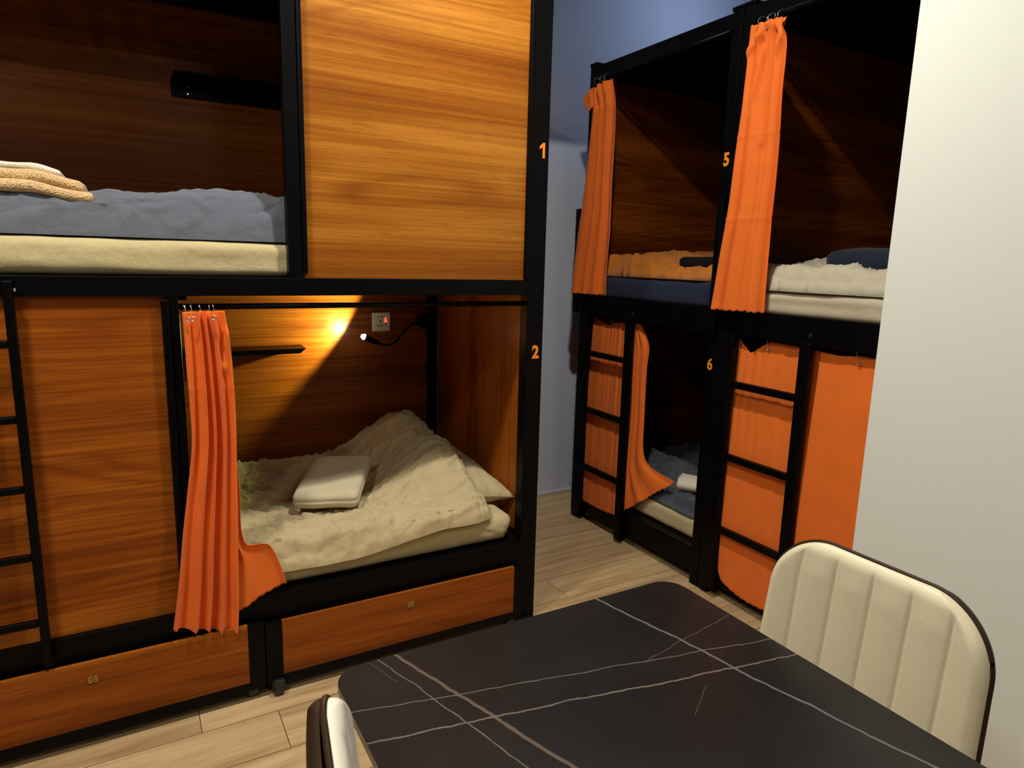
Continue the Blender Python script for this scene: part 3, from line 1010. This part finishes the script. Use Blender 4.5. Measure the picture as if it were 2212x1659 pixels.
tag(obj('rolled_towel', spiral_towel(.26, .075, .036, 2.3, .008), M['offwhite'], smooth=True, solid=.007, xf=mx), 'off-white towel rolled up on the dark slate blue duvet', 'towel')

# bunk 7 bedding
tag(obj('mattress', MB().rbox(2.118, 4.08, 1.04, 1.90, 1.223, 1.312, .026, (20, 50, 4), mat_disp(9, .003)), M['cream'], smooth=True, weld=True), 'pale cream-sheeted mattress in the upper bunk beside the white wall', 'mattress', 'bunk mattresses')
def cth(x, y):
    t = .082 + .055 * math.exp(-((y - 1.80) / .14) ** 2 - ((x - 2.62) / .22) ** 2)
    t += .012 * math.exp(-((x - 2.2) / .05) ** 2)
    t -= .025 * math.exp(-((y - 1.45) / .2) ** 2 - ((x - 2.45) / .15) ** 2)
    return t
g = duvet(2.112, 3.7, 1.04, 1.885, lambda x, y: 1.314, cth, edge=.055, nx=130, ny=140, seed=63, wr=.012, pucker=.007, wscale=5)
tag(obj('duvet', g, M['cream'], smooth=True, weld=True), 'pale cream duvet in the upper bunk beside the white wall', 'duvet', 'bunk duvets')
mx = Matrix.Translation((2.42, 1.42, 1.428)) @ Euler((0, math.radians(-4), math.radians(4)), 'XYZ').to_matrix().to_4x4()
tag(obj('folded_blanket', MB().rbox(-.13, .13, -.26, .235, -.045, .05, .042, (16, 30, 4), wrinkle_disp(.006, 6, 8, 8, 8)), M['denim'], smooth=True, weld=True, xf=mx), 'dark navy folded blanket lying on the pale cream duvet', 'blanket')

# bunk 8 mattress is behind its drawn curtain: not shown

# curtains of bunks B
c5 = thing('curtain', 'orange curtain gathered at the far post of bunk 5', 'curtain', (2.07, 2.8, 2.27), 'orange bunk curtains')
m = MB()
drape(m, [[(2.862, 2.238), (2.858, 2.17), (2.866, 2.05), (2.886, 1.88), (2.912, 1.70), (2.938, 1.559), (2.960, 1.40), (2.976, 1.243)],
          [(2.716, 2.262), (2.682, 2.147), (2.672, 1.981), (2.672, 1.769), (2.671, 1.552), (2.682, 1.397), (2.682, 1.246)]],
      'B', 2.075, [dict(n=150, folds=3.2, amp=(.012, .017), seed=2.6, ridges=[(2.80, 2.25, 2.85, 2.02, .012, .012), (2.77, 2.25, 2.79, 1.95, .010, .012), (2.83, 2.24, 2.83, 2.0, -.010, .010)], crease=[(1.60, .002), (1.93, .0025)])], nv=120, scallop=.006, scallop_len=.030, top_scallop=.005)
drape(m, [[(2.920, 2.196), (2.872, 2.130)], [(2.850, 2.252), (2.838, 2.16)]],
      'B', 2.058, [dict(n=30, folds=.7, amp=(.006, .006), seed=.3, env=0)], nv=20, top_scallop=.006)
obj('cloth', m, M['orange'], c5, smooth=True, solid=.0012)
for i, (y) in enumerate((2.874, 2.848, 2.826, 2.811, 2.793)):
    rings(c5, [(2.103, y, 2.2865)], (.5 * (-1) ** i, 1, .1), .016)
c7 = thing('curtain', 'orange curtain hanging at the double post, right beside the number 5', 'curtain', (2.07, 1.82, 2.28), 'orange bunk curtains')
m = MB()
drape(m, [[(1.897, 2.268), (1.900, 2.20), (1.903, 2.092), (1.906, 1.961), (1.922, 1.796), (1.939, 1.623), (1.962, 1.445), (1.984, 1.232)],
          [(1.742, 2.262), (1.726, 2.18), (1.722, 2.115), (1.722, 2.008), (1.716, 1.851), (1.716, 1.692), (1.722, 1.53), (1.726, 1.362), (1.724, 1.236)]],
      'B', 2.072, [dict(n=150, folds=2.9, amp=(.012, .022), seed=5.2, ridges=[(1.80, 2.262, 1.905, 2.165, .024, .011), (1.80, 2.25, 1.860, 1.95, .022, .012), (1.79, 2.25, 1.800, 1.85, .020, .011), (1.735, 2.24, 1.765, 2.12, .024, .009), (1.775, 2.22, 1.765, 2.13, -.020, .011), (1.83, 2.20, 1.85, 2.05, -.018, .012)], crease=[(1.58, .0025), (1.88, .002)])], nv=120, scallop=.007, scallop_len=.030, top_scallop=.005)
obj('cloth', m, M['orange'], c7, smooth=True, solid=.0012)
for i, (y) in enumerate((1.868, 1.845, 1.824, 1.810, 1.782)):
    rings(c7, [(2.103, y, 2.2865)], (.5 * (-1) ** i, 1, .1), .018)
grommets(c7, [(2.052, 1.800, 2.243)], (1, .3, 0))

c6 = thing('curtain', 'orange curtain behind the far ladder, trailing onto the bed of bunk 6', 'curtain', (2.16, 2.6, 1.12), 'orange bunk curtains')
m = MB()
drape(m, [[(2.875, 1.122), (2.871, .932, -.012), (2.864, .578, -.030), (2.854, .32, -.040), (2.842, .120, -.042)],
          [(2.745, 1.085), (2.742, .932, -.012), (2.730, .60, -.030), (2.722, .35, -.040), (2.712, .118, -.042)],
          [(2.690, 1.105), (2.680, .932, -.012), (2.668, .60, -.030), (2.660, .35, -.040), (2.652, .122, -.042)],
          [(2.59, 1.110), (2.59, .966, -.012), (2.585, .635, -.030), (2.58, .391, -.040), (2.57, .130, -.042)],
          [(2.545, 1.112), (2.552, 1.019), (2.545, .883), (2.536, .649), (2.530, .459, -.020), (2.531, .312, -.035), (2.534, .150, -.040)],
          [(2.500, 1.118), (2.430, 1.021), (2.434, .899), (2.430, .672), (2.422, .50), (2.37, .43, .01), (2.236, .394, .04)]],
      'B', 2.150, [dict(n=24, folds=.6, amp=(.003, .001), seed=1.1, env=0), dict(n=14, folds=.5, amp=(.003, .001), seed=1.6, env=0),
                   dict(n=24, folds=1.0, amp=(.005, .0015), seed=2.1, env=0), dict(n=14, folds=.5, amp=(.004, .004), seed=2.8, env=0),
                   dict(n=60, folds=3.1, amp=(.009, .006), seed=3.3)], nv=100, scallop=.006, scallop_len=.026)
obj('cloth', m, M['orange'], c6, smooth=True, solid=.0012)
rings(c6, [(2.150, 2.700, 1.118), (2.150, 2.535, 1.118)], (.4, 1, 0), .016)
c8 = thing('curtain', 'wide orange curtain drawn flat behind the near ladder, down to the floor', 'curtain', (2.16, 1.5, 1.12), 'orange bunk curtains')
m = MB()
drape(m, [[(1.892, 1.116), (1.886, .80, -.020), (1.876, .45, -.036), (1.862, .13, -.041)],
          [(1.868, 1.092), (1.862, .80, -.020), (1.850, .45, -.036), (1.838, .092, -.041)],
          [(1.826, 1.060), (1.822, .80, -.020), (1.806, .45, -.036), (1.790, .076, -.041)],
          [(1.780, 1.090), (1.772, .80, -.020), (1.756, .45, -.036), (1.736, .066, -.041)],
          [(1.735, 1.117), (1.727, .80, -.020), (1.712, .45, -.036), (1.700, .064, -.041)],
          [(1.60, 1.112), (1.597, .80, -.020), (1.588, .45, -.036), (1.58, .068, -.041)],
          [(1.44, 1.100), (1.44, .80, -.020), (1.44, .45, -.036), (1.43, .10, -.041)],
          [(1.362, 1.112), (1.362, .80, -.020), (1.360, .45, -.036), (1.360, .12, -.041)],
          [(1.20, 1.100), (1.20, .80, -.020), (1.20, .45, -.036), (1.20, .12, -.041)],
          [(1.05, 1.115), (1.05, .80, -.020), (1.05, .45, -.036), (1.05, .12, -.041)]],
      'B', 2.150, [dict(n=6, folds=.3, amp=(.0012, .0008), seed=1, env=0), dict(n=10, folds=.3, amp=(.0016, .0008), seed=1.3, env=0),
                   dict(n=10, folds=.3, amp=(.0016, .0008), seed=1.6, env=0), dict(n=10, folds=.3, amp=(.0016, .0008), seed=1.9, env=0),
                   dict(n=26, folds=.7, amp=(.0022, .0012), seed=2.4, env=0), dict(n=30, folds=.8, amp=(.003, .0018), seed=3.1, env=0),
                   dict(n=14, folds=.4, amp=(.002, .001), seed=3.6, env=0), dict(n=30, folds=.8, amp=(.0022, .0012), seed=4.2, env=0),
                   dict(n=26, folds=.8, amp=(.0022, .0012), seed=4.9, env=0)], nv=90, scallop=.006, scallop_len=.030, top_scallop=.003)
obj('cloth', m, M['orange'], c8, smooth=True, solid=.0012)
rings(c8, [(2.150, 1.735, 1.118), (2.150, 1.365, 1.118)], (.4, 1, 0), .018)
grommets(c8, [(2.137, 1.734, 1.092), (2.137, 1.364, 1.090)], (1, 0, 0))

# ------------------------------------------------------------------ dining table
T = thing('dining_table', 'black stone-topped table with pale veins and rounded corners', 'table', (.6, .27, 0))
tp = MB()
x0, x1, y0, y1, r, zt, th = .243, .957, -.43, .972, .045, .75, .014
outline = []
for cx, cy, a0 in ((x1 - r, y1 - r, 0), (x0 + r, y1 - r, PI / 2), (x0 + r, y0 + r, PI), (x1 - r, y0 + r, 1.5 * PI)):
    for k in range(9):
        an = a0 + PI / 2 * k / 8
        outline.append((cx + r * math.cos(an), cy + r * math.sin(an)))
n = len(outline)
tp.v += [(x, y, zt) for x, y in outline] + [(x, y, zt - th) for x, y in outline]
tp.f.append(tuple(range(n)))
tp.f.append(tuple(reversed(range(n, 2 * n))))
for i in range(n):
    j = (i + 1) % n
    tp.f.append((i, n + i, n + j, j))
top = obj('table_top', tp, M['table'], T, bevel=0)
top.data.materials.append(M['tableedge'])
for p in top.data.polygons:
    if abs(p.normal.z) < .5:
        p.material_index = 1
# veins are laid out in table coordinates: shift the texture space with the object
for nd in M['table'].node_tree.nodes:
    if nd.type == 'MAPPING':
        nd.inputs['Location'].default_value = (.6, .27, 0)
obj('apron', MB().box(.31, .89, -.34, -.31, .69, zt - th).box(.31, .89, .85, .88, .69, zt - th).box(.31, .34, -.31, .85, .69, zt - th).box(.86, .89, -.31, .85, .69, zt - th), bk, T, bevel=.002)
for (sx, sy) in ((.335, -.315), (.865, -.315), (.335, .855), (.865, .855)):
    obj('leg', MB().box(sx - .022, sx + .022, sy - .022, sy + .022, 0, .736), bk, T, bevel=.004)

# ------------------------------------------------------------------ chairs
def chair(name, label, loc, rotz, leather):
    root = thing(name, label, 'chair', loc, 'leatherette dining chairs')
    def part(nm, mb, mat, smooth=True, bevel=0, parent=None, weld=True):
        me = bpy.data.meshes.new(nm)
        me.from_pydata([tuple(v) for v in mb.v], [], mb.f)
        me.validate(); me.update()
        o = bpy.data.objects.new(nm, me)
        COL.objects.link(o)
        o.parent = parent or root
        me.materials.append(mat)
        if weld:
            w = o.modifiers.new('weld', 'WELD'); w.merge_threshold = .0003
        if bevel:
            b = o.modifiers.new('bevel', 'BEVEL'); b.width = bevel; b.segments = 3; b.limit_method = 'ANGLE'
        if smooth:
            for pl in me.polygons: pl.use_smooth = True
        return o
    # back: local +y is the direction the sitter faces; back plane near y = -.22
    W, Z0, Z1, R = .205, .50, .897, .105
    def half(z):
        w = W - .012 * max(0, (z - .55)) / .35
        if z > Z1 - R:
            q = (z - (Z1 - R)) / R
            w = w - R + R * math.sqrt(max(0, 1 - min(1, q) ** 2))
        if z < Z0 + .04:
            q = (Z0 + .04 - z) / .04
            w -= .02 * q * q
        return w
    def yc(x, z):
        return -.205 - .10 * (z - .60) + .38 * x * x + .55 * max(0, .60 - z) ** 2 * 2
    zs = [Z0 + (Z1 - Z0) * (1 - (1 - k / 44) ** 1.7) for k in range(45)]
    front, back = [], []
    for z in zs:
        w = half(z)
        rf, rb = [], []
        for i in range(193):
            s = -1 + 2 * i / 192
            x = s * w
            e = min(1, min((1 - abs(s)) * max(w, .001) / .020, (Z1 - z) / .020, (z - Z0) / .03))
            prof = math.sqrt(max(0, 1 - (1 - max(0, e)) ** 2))
            ch = (x / W + 1) * 3          # six channels
            d = abs(ch - round(ch))
            inside = 0 < round(ch) < 6
            groove = math.exp(-(d / .035) ** 2) * (1 if inside else 0)
            puff = .0045 * math.sin(PI * (ch % 1)) ** .8
            fade = max(0, min(1, (Z1 - .006 - z) / .05))
            rf.append((x, yc(x, z) + .004 + prof * (.018 + puff * fade - .0045 * groove * fade), z))
            prof2 = math.sqrt(max(0, 1 - (1 - max(0, min(1, e * .55))) ** 2))
            rb.append((x * 1.015, yc(x, z) - .003 - .019 * prof2, z))
        front.append(rf)
        back.append(rb)
    bk_o = part('backrest', MB().grid([r_[::-1] for r_ in front]), leather)
    sh = part('back_shell', MB().grid(back), M['brown'])
    sh['label'] = 'dark brown outer shell'
    rim = []
    for z in zs[2:]:
        w = half(z) + .001
        rim.append((-w, yc(w, z) + .001, z))
    rim2 = [(-x, y, z) for x, y, z in rim][::-1]
    topn = 0
    pp = rim + rim2
    pipe = part('piping', MB().tube(pp, .0042, 8), M['brown'])
    st = MB()
    for k in range(1, 6):
        x = (k / 3 - 1) * W
        pts = []
        for z in zs[3:]:
            if abs(x) < half(z) - .016 and z < Z1 - .020:
                pts.append((x, yc(x, z) + .0150, z))
        st.tube(pts, .0012, 5)
    part('stitching', st, M['seam'])
    # seat
    sm = MB().rbox(-.215, .215, -.19, .235, .425, .490, .030, (16, 16, 3), lambda p, nrm: Vector((0, 0, .008 * (1 - (p.x / .21) ** 2) * (nrm.z > .3))))
    part('seat', sm, leather)
    part('seat_shell', MB().rbox(-.222, .222, -.215, .240, .405, .440, .015, (8, 8, 2)), M['brown'])
    part('bracket', MB().box(-.12, .12, -.232, -.20, .41, .56), M['brown'], smooth=False, bevel=.008)
    for sx in (-1, 1):
        for (ya, yb) in ((.17, .215), (-.17, -.22)):
            part('leg', MB().tube([(sx * .16, ya, .41), (sx * .205, yb, 0)], [.014, .010], 12), bk)
    root.rotation_euler = (0, 0, rotz)
    return root
chair('dining_chair', 'cream channel-stitched chair at the right side of the black table', (.880, .622, 0), PI / 2, M['leather'])
chair('dining_chair', 'white chair with dark brown shell at the left edge of the black table', (.371, .548, 0), -PI / 2 - .17, M['leather_white'])

# ------------------------------------------------------------------ lights
def area(name, loc, rot, size, power, col, shape='DISK', spread=PI):
    l = bpy.data.lights.new(name, 'AREA')
    l.shape = shape
    l.size = size
    l.energy = power
    l.color = col
    l.spread = spread
    o = bpy.data.objects.new(name, l)
    o.location = loc
    o.rotation_euler = rot
    COL.objects.link(o)
    return o
area('ceiling_and_fill_light', (1.0, 1.40, 2.945), (0, 0, 0), .10, 56, (1, .94, .83))
area('ceiling_and_fill_light', (-.50, 1.32, 2.945), (0, 0, 0), .20, 52, (1, .92, .78))
area('ceiling_and_fill_light', (.7, -1.4, 2.945), (0, 0, 0), .3, 16, (1, .93, .82))
area('ceiling_and_fill_light', (-1.3, -.15, 2.945), (0, 0, 0), .3, 38, (1, .94, .84))  # unseen fill light, added to brighten the right-hand chair and wall
pl = bpy.data.lights.new('cool_lamp', 'POINT')
pl.energy = 13
pl.color = (.58, .72, 1)
pl.shadow_soft_size = .12
po = bpy.data.objects.new('cool_lamp', pl)
po.location = (3.0, 2.6, 2.86)
COL.objects.link(po)
sp = bpy.data.lights.new('reading_spot', 'SPOT')
sp.energy = 30
sp.color = (.92, 1, .40)
sp.spot_size = math.radians(166)
sp.spot_blend = .22
sp.shadow_soft_size = .008
so = bpy.data.objects.new('reading_spot', sp)
so.location = (.885, 2.879, 1.060)
so.rotation_euler = Vector((-.85, .0, .53)).to_track_quat('-Z', 'Y').to_euler()
COL.objects.link(so)

w = bpy.data.worlds.new('World')
SC.world = w
w.use_nodes = True
w.node_tree.nodes['Background'].inputs[0].default_value = (.02, .02, .025, 1)
w.node_tree.nodes['Background'].inputs[1].default_value = .2

# ------------------------------------------------------------------ camera
cd = bpy.data.cameras.new('camera')
cd.sensor_fit = 'HORIZONTAL'
cd.sensor_width = 36
cd.lens = 1448.78 / 2212 * 36
cd.clip_start = .02
co = bpy.data.objects.new('camera', cd)
COL.objects.link(co)
ya, pb, rg = .523350240, .181684647, -.0258325374
fwd = Vector((math.sin(ya) * math.cos(pb), math.cos(ya) * math.cos(pb), -math.sin(pb)))
r0 = Vector((math.cos(ya), -math.sin(ya), 0))
d0 = fwd.cross(r0)
rt = r0 * math.cos(rg) + d0 * math.sin(rg)
dn = d0 * math.cos(rg) - r0 * math.sin(rg)
co.matrix_world = Matrix(((rt.x, -dn.x, -fwd.x, 0), (rt.y, -dn.y, -fwd.y, 0), (rt.z, -dn.z, -fwd.z, 1.4), (0, 0, 0, 1)))
SC.camera = co

vs = SC.view_settings
SC.display_settings.display_device = 'sRGB'
vs.view_transform = 'Standard'
vs.look = 'None'
vs.gamma = 1
vs.use_curve_mapping = False
vs.exposure = -.55
